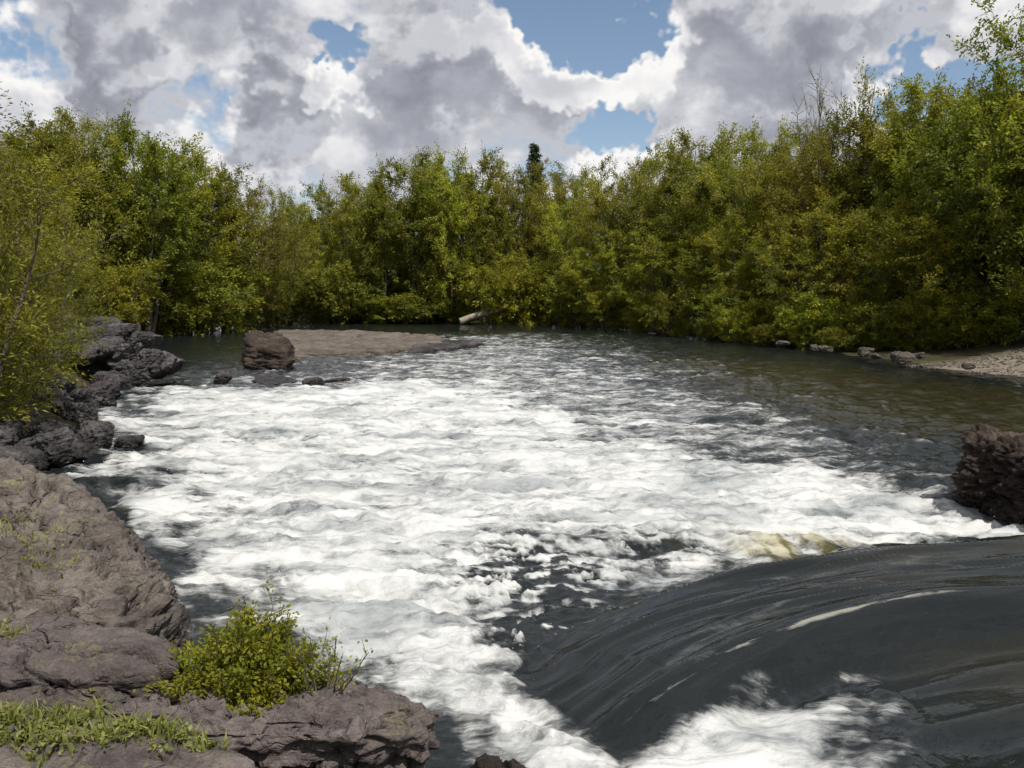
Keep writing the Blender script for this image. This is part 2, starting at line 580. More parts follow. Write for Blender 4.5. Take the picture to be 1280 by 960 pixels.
end = poly_sdf(wx, wy, plan([(655, 800), (650, 850), (740, 925), (790, 1100), (2600, 1100), (2600, 600), (1500, 664), (1280, 673), (960, 705), (760, 762)], 0.1))
smooth_w *= sstep(-end, -0.25, 0.35)
tongue *= sstep(-end, -0.7, 0.5) * 1.0

chop = np.clip(foam, 0, 1) * (1 - smooth_w) + 0.45 * foam2 * smooth_w
q = 0.22 * np.stack([fbm(P3(wx * .7, wy * .7, 9), 2), fbm(P3(wx * .7, wy * .7, 31), 2)], 1)
X, Y = wx + q[:, 0], wy + q[:, 1]
big = ridged(P3(X * 0.30, Y * 0.62, 1.0), 3, 0.5) - 0.6
mid = ridged(P3(X * 0.95, Y * 1.9, 5.0), 4, 0.55) - 0.6
fine = fbm(P3(X * 4.0, Y * 7.5, 8.0), 2, 0.5)
z = tongue + chop * (0.30 * big + 0.20 * mid + 0.022 * fine)
ripple = fbm(P3(wx * 0.9, wy * 1.5, 2.0), 4, 0.62)
calm = (1 - chop) * (1 - smooth_w)
rapid_near = np.exp(-np.maximum(poly_sdf(wx, wy, plan([(130, 500), (560, 420), (760, 420), (1000, 500), (1200, 580), (1180, 640), (200, 640)])), 0) / 4)
z += calm * (0.028 + 0.12 * rapid_near) * ripple
# long flow lines on the tongue
along = np.where(near2, a2, a1 * (1 - mid_t) + a2 * mid_t)
across = np.where(near2, d2 + 2.2, mid_t * 2.2)
z += smooth_w * (0.075 * fbm(P3(along * 0.28, across * 2.3, 7), 3, 0.5) + 0.012 * fbm(P3(along * 0.9, across * 5, 3), 1)) * (1 - foam2)
z += foam2 * 0.05
# water curling over a sunken stone, stained brown
hump = ground_pt(1010, 680, 0.15)
hx, hy = (wx - hump[0]), (wy - hump[1])
lip = np.exp(-((hx + 0.05) / 0.80) ** 2 - ((hy - 0.25) / 0.42) ** 2) * sstep(fbm(P3(hx * 3.2 + hy * 2.5, hy * 0.9, 6), 3, 0.6), -0.55, 0.35)
z += 0.10 * lip * (0.8 + 0.35 * fbm(P3(wx * 3.5, wy * 2, 4), 3))
tan = np.clip(lip * 1.0 + 0.9 * fbm(P3(wx * 5 + wy * 2, wy * 1.5, 12), 3) * np.sqrt(lip), 0, 1)
foam -= 0.5 * tan * sstep(fbm(P3(wx * 4 + wy * 2, wy * 1.6, 22), 3), -0.2, 0.3)
# faint foam streaks along the flow
foam_lines = smooth_w * (1 - foam2) * sstep(ridged(P3(along * 0.35, across * 2.4, 25), 1), 0.80, 0.98)
streak = 0.40 * foam_lines * np.where(near2, 0.5, 1)
# crests whiter than troughs
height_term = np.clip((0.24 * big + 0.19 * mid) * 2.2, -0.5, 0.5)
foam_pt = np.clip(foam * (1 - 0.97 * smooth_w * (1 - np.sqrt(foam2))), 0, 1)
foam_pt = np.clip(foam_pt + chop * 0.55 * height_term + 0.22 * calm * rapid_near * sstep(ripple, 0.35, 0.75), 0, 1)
shallow = mask([(820, 445), (1000, 455), (1130, 470), (1500, 515), (1900, 600), (1300, 560), (1150, 545), (1000, 520), (880, 490)], 0.9)
shallow = np.maximum(shallow, 0.8 * smooth_w * sstep(wx, 2.2, 5.0) * sstep(fbm(P3(along * .3, across * 2, 40), 2), -0.4, 0.4))
bank_damp = sstep(-sd_river, -0.1, 1.0)
z = z * (0.35 + 0.65 * bank_damp)

keep = (sd_river < 1.6)[wF].any(axis=1)
wF2 = wF[keep]
used = np.unique(wF2)
remap = np.full(len(wx), -1)
remap[used] = np.arange(len(used))
wF2 = remap[wF2]

m, t, o = new_mat('river_water')
gp = t.node('ShaderNodeNewGeometry').outputs['Position']
fa, tn, sh, sk = t.attr('foam'), t.attr('stain'), t.attr('shallow'), t.attr('streak')
gs = t.vec('MULTIPLY', gp, (0.42, 1.15, 1.0))
wp = t.vec('ADD', gs, t.vec('SCALE', t.noise(gp, 1.6, 3, 0.6, out=1), s=0.35))
f1 = t.noise(wp, 2.6, 7, 0.68)
f2 = t.noise(wp, 13, 5, 0.7)
fsum = t.math('ADD', t.math('MULTIPLY', t.math('SUBTRACT', f1, 0.535), 2.2), t.math('MULTIPLY', t.math('SUBTRACT', f2, 0.5), 0.9))
fa2 = t.math('ADD', fa, t.math('MULTIPLY', fsum, t.smooth(fa, 0.0, 0.25)))
ff = t.math('MULTIPLY', t.smooth(fa2, 0.08, 0.95), 0.97)
lxyz = t.node('ShaderNodeCombineXYZ')
t.put(lxyz.inputs[0], t.math('MULTIPLY', t.attr('along'), 0.8))
t.put(lxyz.inputs[1], t.math('MULTIPLY', t.attr('lip'), 9.0))
ln_ = t.noise(lxyz.outputs[0], 1.5, 5, 0.65, 0.3)
lipd = t.math('ADD', t.attr('lip'), t.math('MULTIPLY', t.math('SUBTRACT', ln_, 0.5), 0.10))
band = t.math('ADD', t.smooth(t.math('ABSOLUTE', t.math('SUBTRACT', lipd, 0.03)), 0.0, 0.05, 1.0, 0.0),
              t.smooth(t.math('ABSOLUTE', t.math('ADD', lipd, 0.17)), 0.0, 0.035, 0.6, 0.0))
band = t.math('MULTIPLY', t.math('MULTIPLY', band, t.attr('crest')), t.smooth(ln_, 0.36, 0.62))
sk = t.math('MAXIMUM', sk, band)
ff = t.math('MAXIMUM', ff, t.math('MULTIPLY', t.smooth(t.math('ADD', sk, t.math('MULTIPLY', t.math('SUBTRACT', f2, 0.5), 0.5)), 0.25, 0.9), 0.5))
water = t.mix(sh, (0.009, 0.012, 0.013), (0.020, 0.018, 0.008))
water = t.mix(t.math('MULTIPLY', tn, 0.9), water, (0.085, 0.072, 0.022))
f3 = t.noise(wp, 1.0, 5, 0.62, 0.5)
white = t.mix(t.smooth(t.math('ADD', t.math('MULTIPLY', f3, 0.65), t.math('MULTIPLY', f1, 0.35)), 0.36, 0.60), (0.27, 0.29, 0.295), (0.565, 0.57, 0.56))
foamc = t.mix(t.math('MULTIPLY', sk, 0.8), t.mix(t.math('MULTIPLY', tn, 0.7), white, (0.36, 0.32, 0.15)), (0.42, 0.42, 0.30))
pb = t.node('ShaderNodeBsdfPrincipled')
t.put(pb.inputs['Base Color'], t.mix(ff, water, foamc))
t.put(pb.inputs['Roughness'], t.math('MULTIPLY_ADD', ff, 0.5, 0.04))
pb.inputs['IOR'].default_value = 1.333
t.put(pb.inputs['Specular IOR Level'], t.math('MULTIPLY_ADD', ff, -0.3, 0.5))
pb.inputs['Subsurface Weight'].default_value = 0.0
rip = t.noise(t.vec('MULTIPLY', gp, (1, 1.6, 1)), 5.0, 5, 0.6, 0.3)
cxyz = t.node('ShaderNodeCombineXYZ')
t.put(cxyz.inputs[0], t.math('MULTIPLY', t.attr('along'), 0.9))
t.put(cxyz.inputs[1], t.math('MULTIPLY', t.attr('across'), 4.5))
flow = t.noise(cxyz.outputs[0], 1.6, 3, 0.5, 0.3)
rip = t.math('ADD', t.math('MULTIPLY', rip, t.math('MULTIPLY_ADD', t.attr('smooth'), -0.88, 1.0)), t.math('MULTIPLY', flow, t.math('MULTIPLY', t.attr('smooth'), 0.42)))
bh = t.math('ADD', rip, t.math('MULTIPLY', t.math('MULTIPLY', f2, ff), 0.55))
t.put(pb.inputs['Normal'], t.bump(bh, 0.55, 0.06))
t.l.new(pb.outputs[0], o.inputs[0])
M['water'] = m
at = {'foam': foam_pt, 'stain': tan, 'shallow': shallow, 'streak': np.clip(streak, 0, 1), 'smooth': smooth_w, 'along': along, 'across': across, 'lip': np.where(near2, d2, -d2), 'crest': sstep(h2, 0.06, 0.22) * sstep(6.0 - wx, 0.5, 3.0) * (wy < 12)}
link('river', mesh_np('river', np.stack([wx, wy, z], 1)[used], wF2, m, attrs={k: v[used] for k, v in at.items()}), kind='structure')
WATER = (wx, wy, z)


# ------------------------------------------------------------------ rocks
def cube_sphere(n):
    g1 = np.tan(np.linspace(-1, 1, n + 1) * math.pi / 4)
    V, F, off = [], [], 0
    for ax in range(3):
        for sg in (-1, 1):
            U, W = np.meshgrid(g1, g1)
            p = np.zeros((n + 1, n + 1, 3))
            p[..., ax] = sg
            p[..., (ax + 1) % 3] = U
            p[..., (ax + 2) % 3] = W
            V.append(p.reshape(-1, 3))
            i = np.arange(n)[:, None] * (n + 1) + np.arange(n)[None]
            q4 = np.stack([i, i + 1, i + n + 2, i + n + 1], -1).reshape(-1, 4) + off
            F.append(q4 if sg > 0 else q4[:, ::-1])
            off += (n + 1) ** 2
    V = np.concatenate(V)
    V /= np.linalg.norm(V, axis=1)[:, None]
    F = np.concatenate(F)
    key = np.round(V * 1e5).astype(np.int64)
    _, idx, inv = np.unique(key, axis=0, return_index=True, return_inverse=True)
    return V[idx], np.asarray(inv).ravel()[F]


_cs = {}


def carved(planes, size, n, seed, rough, k=14, strata=0.0, pits=0.0, fs=1.0):
    """a rock: the body inside a set of planes (normal, distance), edges worn, surface weathered"""
    if n not in _cs:
        _cs[n] = cube_sphere(n)
    U, F = _cs[n]
    P = U * np.asarray(size)
    acc = np.zeros(len(P))
    for nv, d in planes:
        nv = np.asarray(nv, float)
        nv = nv / np.linalg.norm(nv)
        acc += np.maximum(P @ nv / d, 0) ** k
    P = P * (acc + 1e-12)[:, None] ** (-1.0 / k)
    nrm = np.zeros_like(P)
    e1, e2 = P[F[:, 2]] - P[F[:, 0]], P[F[:, 3]] - P[F[:, 1]]
    fn = np.cross(e1, e2)
    for j in range(4):
        np.add.at(nrm, F[:, j], fn)
    nrm /= np.linalg.norm(nrm, axis=1)[:, None] + 1e-9
    if (np.sum(nrm * P, 1)).mean() < 0:
        nrm, F = -nrm, F[:, ::-1]
    S = P * fs + seed * 3.7
    disp = rough * (0.75 * fbm(S * 1.1, 3) + 0.5 * (ridged(S * 2.1, 4, 0.55) - 0.6) + 0.22 * fbm(S * 6.5, 3, 0.6))
    if strata:
        lay = fbm(S * np.array([0.5, 0.5, 4.5]) + 40, 3, 0.6)
        disp += strata * np.where(np.abs(nrm[:, 2]) < 0.75, 1.0, 0.35) * np.round(lay * 4) / 4
        crack = np.abs(fbm(S * np.array([0.9, 1.5, 1.1]) + 80, 3, 0.55))
        disp -= strata * 2.4 * (1 - sstep(crack, 0.0, 0.06))
        crack = np.abs(fbm(S * np.array([1.6, 0.7, 2.2]) + 130, 3, 0.6))
        disp -= strata * 1.6 * (1 - sstep(crack, 0.0, 0.05))
        disp += strata * 0.7 * (ridged(S * 7.0 + 9, 3, 0.6) - 0.6)
    if pits:
        pn = fbm(S * 4.0 + 11, 3, 0.6)
        disp -= pits * sstep(pn, 0.12, 0.5)
    return P + nrm * disp[:, None], F


def rand_planes(rng, size, n=11, flat_top=True):
    pl = []
    for i in range(n):
        v = rng.normal(size=3)
        v /= np.linalg.norm(v)
        d = np.linalg.norm(v * np.asarray(size)) * rng.uniform(0.62, 0.92)
        pl.append((v, d))
    if flat_top:
        tilt = rng.normal(size=2) * 0.16
        pl.append(((tilt[0], tilt[1], 1), size[2] * 0.72))
    pl += [((0, 0, -1), size[2]), ((1, 0, 0), size[0]), ((-1, 0, 0), size[0]), ((0, 1, 0), size[1]), ((0, -1, 0), size[1])]
    return pl


def slab(name, outline, z_top, z_bot, tilt, mat, n, seed, label, cat='rock', rough=0.05, slope=0.18, group=None, strata=0.04, pits=0.0, k=22, fs=1.0):
    """a ledge from its plan outline (convex): worn prism with tilted top"""
    pts = np.array([p[:2] for p in outline])
    c0 = pts.mean(axis=0)
    zc = (z_top + z_bot) / 2
    q = pts - c0
    area = np.sum(q[:, 0] * np.roll(q[:, 1], -1) - q[:, 1] * np.roll(q[:, 0], -1))
    if area < 0:
        q = q[::-1]
    pl = []
    for i in range(len(q)):
        a, b = q[i], q[(i + 1) % len(q)]
        e = b - a
        nv = np.array([e[1], -e[0]]) / np.hypot(*e)
        d = max(nv @ a, 0.05)
        nn = np.array([nv[0], nv[1], slope])
        L = np.linalg.norm(nn)
        pl.append((nn / L, d / L + 0.0))
    hz = (z_top - z_bot) / 2
    pl.append(((tilt[0], tilt[1], 1), hz / math.sqrt(1 + tilt[0] ** 2 + tilt[1] ** 2)))
    pl.append(((0, 0, -1), hz))
    size = (np.abs(q[:, 0]).max(), np.abs(q[:, 1]).max(), hz)
    V, F = carved(pl, size, n, seed, rough, k, strata, pits, fs)
    return link(name, mesh_np(name, V, F, mat), None, (c0[0], c0[1], zc), label, cat, group)


def G(z, *pts):
    return [ground_pt(x, y, z) for x, y in pts]


slab('boulder', G(0.6, (-260, 640), (-120, 606), (0, 602), (120, 630), (220, 678), (256, 735), (242, 800), (100, 815), (-300, 815)), 1.12, -0.7, (0.14, -0.02),
     M['boulder'], 150, 1.3, 'huge weathered grey boulder with lichen patches above the rapids', rough=0.15, slope=0.42, strata=0.025, pits=0.20, k=7, fs=1.25)
slab('rock_ledge', G(0.95, (-420, 775), (60, 768), (170, 780), (238, 803), (226, 838), (120, 856), (-420, 880)), 0.98, 0.0, (0.05, 0.02),
     M['ledge'], 100, 5.1, 'narrow brown ledge wedged between the huge boulder and the lower slab', rough=0.10, strata=0.06)
slab('rock_ledge', G(0.80, (-480, 850), (140, 858), (330, 860), (420, 862), (476, 870), (512, 888), (500, 900), (410, 902), (230, 912), (-480, 935)), 0.86, -0.5, (0.05, 0.02),
     M['ledge'], 150, 8.2, 'long brown rock slab beneath the leafy bush, ending in a shadowed face over the foam', rough=0.085, slope=-0.28, strata=0.065, pits=0.05, fs=1.5)
slab('rock_ledge', G(0.92, (-600, 925), (180, 938), (270, 930), (318, 942), (320, 985), (250, 1150), (-600, 1250)), 0.98, -0.2, (0.04, -0.02),
     M['ledge'], 80, 11.4, 'dark brown rock step in front of the grass tufts', rough=0.08, slope=-0.05, strata=0.055)
slab('rock', G(0.2, (562, 948), (600, 938), (660, 948), (690, 968), (680, 1010), (590, 1020)), 0.26, -0.5, (0.03, -0.05),
     M['redrock'], 40, 14.0, 'low wet reddish rock at the foot of the brown slab', rough=0.09, slope=0.3, fs=1.6)

# ground under the photographer's feet: one broad rock
slab('rock_ledge', [(-4.5, -3.5), (0.9, -3.2), (0.7, 0.6), (0.1, 1.6), (-4.5, 2.0)], 1.2, -0.4, (0.0, 0.0),
     M['ledge'], 50, 21.0, 'broad brown rock platform behind the grass tufts', rough=0.05, strata=0.03)

rng = np.random.default_rng(11)
ROCKS = []
for i in range(7):
    size = np.array([1.0, rng.uniform(0.7, 1.0), rng.uniform(0.5, 0.8)])
    V, F = carved(rand_planes(rng, size), size, 32, 30.0 + 5 * i, 0.17, 16, 0.03, 0.06, 1.5)
    ROCKS.append(mesh_np('rock', V, F, M['basalt']))


size = np.array([1.0, 0.85, 0.85])
V, F = carved(rand_planes(rng, size, 9, False), size, 60, 91.0, 0.22, 9, 0.05, 0.12, 2.1)
JAG = mesh_np('boulder', V, F, M['redrock'])


def put_rock(x, y, width_px, seed, label, z=0.0, cat='rock', group=None, mat=None, sink=0.35, squash=1.0, name='rock', rz=None):
    r = np.random.default_rng(seed)
    p = ground_pt(x, y, z)
    s = width_px / FPX * np.linalg.norm(p - np.array([0, 0, CAM_H])) / 2
    me = ROCKS[seed % len(ROCKS)]
    if mat == M['redrock']:
        me = JAG
    elif mat is not None:
        me = me.copy()
        me.materials.clear()
        me.materials.append(mat)
    o = link(name, me, None, None, label, cat, group)
    o.location = (p[0], p[1], z + s * squash * (0.62 - sink))
    o.rotation_euler = (r.uniform(-.2, .2), r.uniform(-.2, .2), r.uniform(0, 6.28) if rz is None else rz)
    o.scale = (s, s * r.uniform(.8, 1.1), s * squash)
    return o


GB = 'dark boulders tumbled along the bank below the willow'
LBL1 = 'dark angular boulder among those piled on the bank below the yellow-green willow'
LBL2 = 'dark angular boulder in the heap where the tree bank meets the rapids'
near_bank = [(20, 590, 70), (70, 575, 74), (118, 556, 62), (45, 555, 66), (95, 530, 60), (10, 545, 80), (60, 520, 66), (30, 505, 60),
             (-20, 570, 90), (-30, 520, 80), (110, 505, 54), (75, 495, 50), (130, 492, 60), (145, 530, 0)]
for i, (x, y, wpx) in enumerate(near_bank):
    if wpx:
        put_rock(x, y, wpx, 100 + i, LBL1, 0.05 + 0.05 * (i % 3), group=GB, squash=0.9, sink=0.25)
far_bank = [(195, 470, 74), (165, 480, 60), (150, 462, 56), (125, 470, 56), (110, 450, 54), (140, 440, 50), (165, 448, 50), (178, 430, 44),
            (150, 422, 44), (120, 425, 50), (100, 432, 46), (185, 452, 40), (130, 408, 40), (100, 412, 44), (85, 455, 60), (70, 470, 56), (205, 462, 36)]
for i, (x, y, wpx) in enumerate(far_bank):
    hill = float(np.interp(y, [405, 430, 455, 475], [1.6, 1.3, 0.7, 0.1]))
    put_rock(x, y + hill * 3.0, wpx, 140 + i, LBL2, hill, group=GB, squash=0.85, sink=0.2)
put_rock(162, 556, 40, 171, 'small wet rock just off the bank of dark boulders', 0.0, squash=0.5)
put_rock(278, 481, 26, 172, 'small dark rock breaking the water before the red-brown block', 0.0, squash=1.1, sink=0.2)
put_rock(392, 481, 34, 173, 'small grey rock where the white water starts below the pale shelf', 0.0, squash=0.7)
put_rock(335, 479, 60, 174, 'flat dark rock awash between two small midstream rocks', 0.0, squash=0.22)
put_rock(425, 477, 40, 175, 'thin grey rock awash below the pale shelf', 0.0, squash=0.25)
put_rock(1277, 638, 165, 176, 'dark brown jagged boulder standing in the river beside the smooth tongue', 0.0, mat=M['redrock'], squash=0.80, sink=0.12, rz=0.6, name='boulder')
put_rock(1365, 634, 170, 177, 'broad dark boulder adjoining the jagged brown one', 0.0, mat=M['redrock'], squash=0.9, sink=0.15, rz=2.0, name='boulder')

# pale shelf in midstream with a dark block at its end
slab('rock_shelf', G(0.3, (335, 441), (460, 439), (520, 433), (558, 427), (560, 419), (470, 414), (335, 414)), 0.32, -0.7, (0.008, -0.004),
     M['paleshelf'], 60, 3.0, 'long flat pale brown rock shelf lying in midstream', rough=0.20, slope=0.9, strata=0.12, fs=0.7)
o = slab('boulder', G(0.6, (306, 444), (338, 446), (366, 445), (360, 424), (330, 421), (307, 422)), 0.98, -0.6, (0.10, 0.05),
         M['redrock'], 50, 6.0, 'dark red-brown block at the end of the pale shelf', rough=0.34, slope=0.16, strata=0.03, fs=1.1, k=9)
slab('rock_shelf', G(0.1, (500, 441), (560, 438), (610, 431), (590, 426), (540, 428)), 0.22, -0.4, (0, 0), M['basalt'], 26, 9.0,
     'low dark rock shelf trailing off the pale one', rough=0.12, slope=0.6, fs=0.5)


# ------------------------------------------------------------------ trees
def tubes(segs):
    """segs: list of (points (n,3), radii (n,), sides)"""
    Vs, Fs, off = [], [], 0
    for pts, rad, k in segs:
        pts = np.asarray(pts, float)
        n = len(pts)
        tg = np.gradient(pts, axis=0)
        tg /= np.linalg.norm(tg, axis=1)[:, None] + 1e-9
        ref = np.where(np.abs(tg[:, 2:3]) > 0.9, [[1.0, 0, 0]], [[0, 0, 1.0]])
        u = np.cross(tg, ref)
        u /= np.linalg.norm(u, axis=1)[:, None] + 1e-9
        v = np.cross(tg, u)
        a = np.linspace(0, 2 * math.pi, k, endpoint=False)
        ring = pts[:, None] + np.asarray(rad)[:, None, None] * (np.cos(a)[None, :, None] * u[:, None] + np.sin(a)[None, :, None] * v[:, None])
        Vs.append(ring.reshape(-1, 3))
        i = (np.arange(n - 1)[:, None] * k + np.arange(k)[None])
        j = (np.arange(n - 1)[:, None] * k + (np.arange(k)[None] + 1) % k)
        Fs.append(np.stack([i, j, j + k, i + k], -1).reshape(-1, 4) + off)
        off += n * k
    return np.concatenate(Vs), np.concatenate(Fs)


def leaves(rng, pos, axis, length, width, up=0.5):
    n = len(pos)
    ax = axis + rng.normal(size=(n, 3)) * 0.55
    ax /= np.linalg.norm(ax, axis=1)[:, None]
    nr = rng.normal(size=(n, 3))
    nr[:, 2] = np.abs(nr[:, 2]) + up
    sd_ = np.cross(ax, nr)
    sd_ /= np.linalg.norm(sd_, axis=1)[:, None] + 1e-9
    L = (length * rng.uniform(0.6, 1.3, n))[:, None]
    W = (width * rng.uniform(0.7, 1.3, n))[:, None]
    droop = np.zeros((n, 3))
    droop[:, 2] = -0.15
    V = np.stack([pos, pos + ax * L * 0.45 + sd_ * W * 0.5, pos + ax * L + droop * L, pos + ax * L * 0.45 - sd_ * W * 0.5], 1).reshape(-1, 3)
    return V, np.arange(4 * n).reshape(-1, 4)


def grow(seed, h, n_stem, spread, n_limb, n_twig, n_leaf, leaf, low=0.08, fan=0.5, twig=1.1, stem_r=0.16, leaf_from=0.0, limb_len=0.30, top_bare=0.0, upright=0.6):
    r = np.random.default_rng(seed)
    segs, tw_a, tw_b, lt = [], [], [], []
    for s in range(n_stem):
        a = s * 2 * math.pi / n_stem + r.uniform(-.6, .6)
        hh = h * (1.0 if s == 0 else r.uniform(0.62, 0.97))
        out_ = np.array([math.cos(a), math.sin(a), 0])
        lean = spread * h * r.uniform(0.35, 1.0) * (0.35 if s == 0 else 1)
        tt = np.linspace(0, 1, 10)
        wob = np.cumsum(r.normal(size=(10, 3)) * [0.02, 0.02, 0], axis=0) * h * 0.5
        stem = out_[None] * (0.15 + lean * (tt ** 0.8))[:, None] + wob
        stem[:, 2] = hh * (tt ** 1.05) - 0.4 * (1 - tt)
        segs.append((stem, stem_r * (1 - 0.9 * tt) * (0.7 + 0.5 * hh / h), 7))
        for l in range(n_limb):
            t0 = low + (0.98 - low) * (l + r.uniform(0, 1)) / n_limb
            b0 = np.array([np.interp(t0, tt, stem[:, i]) for i in range(3)])
            aa = l * 2.4 + r.uniform(-.7, .7)
            lt0 = r.normal() * 0.16
            prof = math.sin(math.pi * min(0.97, 0.22 + 0.72 * t0)) ** 0.7
            L = h * limb_len * prof * r.uniform(0.55, 1.25)
            d0 = np.array([math.cos(aa) * fan + out_[0] * 0.25, math.sin(aa) * fan + out_[1] * 0.25, upright * r.uniform(0.3, 1.3)])
            d0 /= np.linalg.norm(d0)
            ts = np.linspace(0, 1, 6)
            limb = b0 + d0 * L * ts[:, None] + np.array([0, 0, 1]) * (0.22 * L * ts ** 2)[:, None] + np.cumsum(r.normal(size=(6, 3)), axis=0) * 0.035 * L
            segs.append((limb, stem_r * 0.42 * (1 - t0 * 0.7) * (1 - 0.85 * ts), 4))
            for k in range(n_twig):
                t1 = 0.34 + 0.70 * (k + r.uniform(0, 1)) / n_twig
                c0 = np.array([np.interp(t1, ts, limb[:, i]) for i in range(3)])
                d1_ = d0 * 0.6 + r.normal(size=3) * 0.75 + np.array([0, 0, upright * 0.55])
                d1_ /= np.linalg.norm(d1_)
                TL = twig * r.uniform(0.5, 1.35) * (h / 14) ** 0.5
                c1 = c0 + d1_ * TL
                segs.append((np.array([c0, (c0 + c1) / 2 + r.normal(size=3) * 0.05 * TL, c1]), np.array([0.016, 0.011, 0.004]) * (h / 12), 3))
                if c0[2] > leaf_from * h and r.uniform() > top_bare:
                    tw_a.append(c0)
                    tw_b.append(c1)
                    lt.append(lt0)
    tw_a, tw_b = np.array(tw_a), np.array(tw_b)
    rep = np.repeat(np.arange(len(tw_a)), n_leaf)
    t = r.uniform(0.05, 1.08, len(rep))[:, None]
    d = tw_b - tw_a
    L = np.linalg.norm(d, axis=1)[:, None]
    pos = tw_a[rep] + d[rep] * t + r.normal(size=(len(rep), 3)) * 0.13 * L[rep]
    V, F = leaves(r, pos, (d / L)[rep], leaf[0], leaf[1])
    tint = 0.5 + np.array(lt)[rep] + 0.45 * fbm(pos * 0.55 + seed, 2) + r.normal(size=len(rep)) * 0.16
    return tubes(segs), (V, F), np.clip(tint, 0, 1)


def proto(bark, leafm, *a, **k):
    (TV, TF), (LV, LF), tint = grow(*a, **k)
    zmin = 0.02
    return (mesh_np('trunk', TV, TF, bark), mesh_np('crown', LV, LF, leafm, smooth=False, face_attrs={'tint': tint}), float(np.percentile(LV[:, 2], 99.6)))


LF = (0.22, 0.082)
PR = {
    'willow1': proto(M['bark'], M['leaf_willow'], 1, 14, 5, 0.20, 13, 12, 54, LF, fan=0.62),
    'willow2': proto(M['bark'], M['leaf_willow'], 2, 14, 6, 0.24, 12, 11, 52, LF, fan=0.7, upright=0.75),
    'green1': proto(M['bark'], M['leaf_green'], 3, 14, 4, 0.14, 15, 12, 52, (0.22, 0.10), fan=0.58, upright=0.7, low=0.18),
    'green2': proto(M['bark'], M['leaf_green'], 4, 14, 3, 0.12, 18, 13, 52, (0.22, 0.10), fan=0.66, upright=0.55, low=0.2),
    'olive1': proto(M['bark'], M['leaf_olive'], 5, 14, 5, 0.18, 13, 11, 46, (0.21, 0.072), fan=0.6, upright=0.9),
    'olive2': proto(M['bark'], M['leaf_olive'], 6, 14, 4, 0.16, 15, 11, 44, (0.21, 0.072), fan=0.55, upright=1.0),
    'shrub1': proto(M['bark'], M['leaf_willow'], 7, 5, 8, 0.42, 8, 8, 26, (0.22, 0.08), fan=0.8, low=0.02, twig=1.2, stem_r=0.05),
    'shrub2': proto(M['bark'], M['leaf_green'], 8, 5, 8, 0.45, 8, 8, 26, (0.22, 0.09), fan=0.8, low=0.02, twig=1.2, stem_r=0.05),
    'bare1': proto(M['bark_pale'], M['leaf_green'], 9, 16, 4, 0.12, 12, 8, 16, (0.24, 0.09), fan=0.5, low=0.3, upright=1.1, stem_r=0.24, leaf_from=0.3, top_bare=0.12, limb_len=0.20),
    'bare2': proto(M['bark'], M['leaf_olive'], 10, 15, 6, 0.15, 12, 9, 5, (0.2, 0.06), fan=0.45, low=0.3, upright=1.4, stem_r=0.13, top_bare=0.6, limb_len=0.25),
    'near': proto(M['bark'], M['leaf_near'], 12, 6.5, 9, 0.36, 11, 12, 38, (0.105, 0.030), fan=0.75, low=0.03, twig=0.85, stem_r=0.06, upright=0.9),
}
# dark conifer: whorls of drooping branches
rr_ = np.random.default_rng(77)
segs = [(np.array([[0, 0, -0.5], [0, 0, 8], [0.1, 0, 17]]), np.array([0.28, 0.18, 0.02]), 8)]
lp, la = [], []
for k in range(150):
    zt = 2.5 + 14.2 * (k + rr_.uniform()) / 150
    L = (17.4 - zt) * 0.24 * rr_.uniform(0.5, 1.15) + 0.25
    a = k * 2.4
    d = np.array([math.cos(a), math.sin(a), -0.10])
    segs.append((np.array([[0, 0, zt], d * L * .5 + [0, 0, zt], d * L + [0, 0, zt + 0.1 * L]]), np.array([0.05, 0.03, 0.01]), 4))
    n = int(70 * L) + 30
    tt = rr_.uniform(0.1, 1, n)[:, None]
    lp.append(np.array([0, 0, zt]) + d * L * tt + rr_.normal(size=(n, 3)) * [0.16, 0.16, 0.07] * (0.4 + L))
    la.append(np.tile(d, (n, 1)))
lp, la = np.concatenate(lp), np.concatenate(la)
cv, cf = leaves(rr_, lp, la, 0.32, 0.10)
tv, tf = tubes(segs)
PR['conifer'] = (mesh_np('trunk', tv, tf, M['bark']), mesh_np('crown', cv, cf, M['leaf_dark'], False, face_attrs={'tint': rr_.uniform(0, 1, len(lp))}), 17.0)

tree_rng = np.random.default_rng(5)


def tree(px, Y, y_top, kind, label, group, wide=1.0, name='tree', cat='tree'):
    p = depth_pt(px, y_top, Y)
    gz_ = float(ground_z(p[0], p[1])[0])
    h = p[2] - gz_
    tm, cm, th = PR[kind]
    e = bpy.data.objects.new(name, None)
    e.empty_display_size = 0.5
    col.objects.link(e)
    s = h / th
    e.location = (p[0], p[1], max(gz_, -0.2))
    sx = s ** 0.6 * wide
    e.scale = (sx, sx, s)
    e.rotation_euler = (0, 0, tree_rng.uniform(0, 6.28))
    tag(e, label, cat, group)
    link('trunk', tm, e)
    link('crown', cm, e)
    return e


TB = 'trees on the bank of dark boulders'
TF_ = 'trees on the far bank behind the pale shelf'
TG = 'trees above the gravel beach'
nm = {'willow1': 'willow_tree', 'willow2': 'willow_tree', 'green1': 'cottonwood_tree', 'green2': 'cottonwood_tree', 'olive1': 'willow_tree', 'olive2': 'willow_tree'}
desc = {'willow': 'yellow-green willow', 'green1': 'deep green cottonwood', 'green2': 'deep green cottonwood', 'olive': 'olive-brown thin-leaved willow'}


def dsc(kind):
    for k, v in desc.items():
        if kind.startswith(k):
            return v


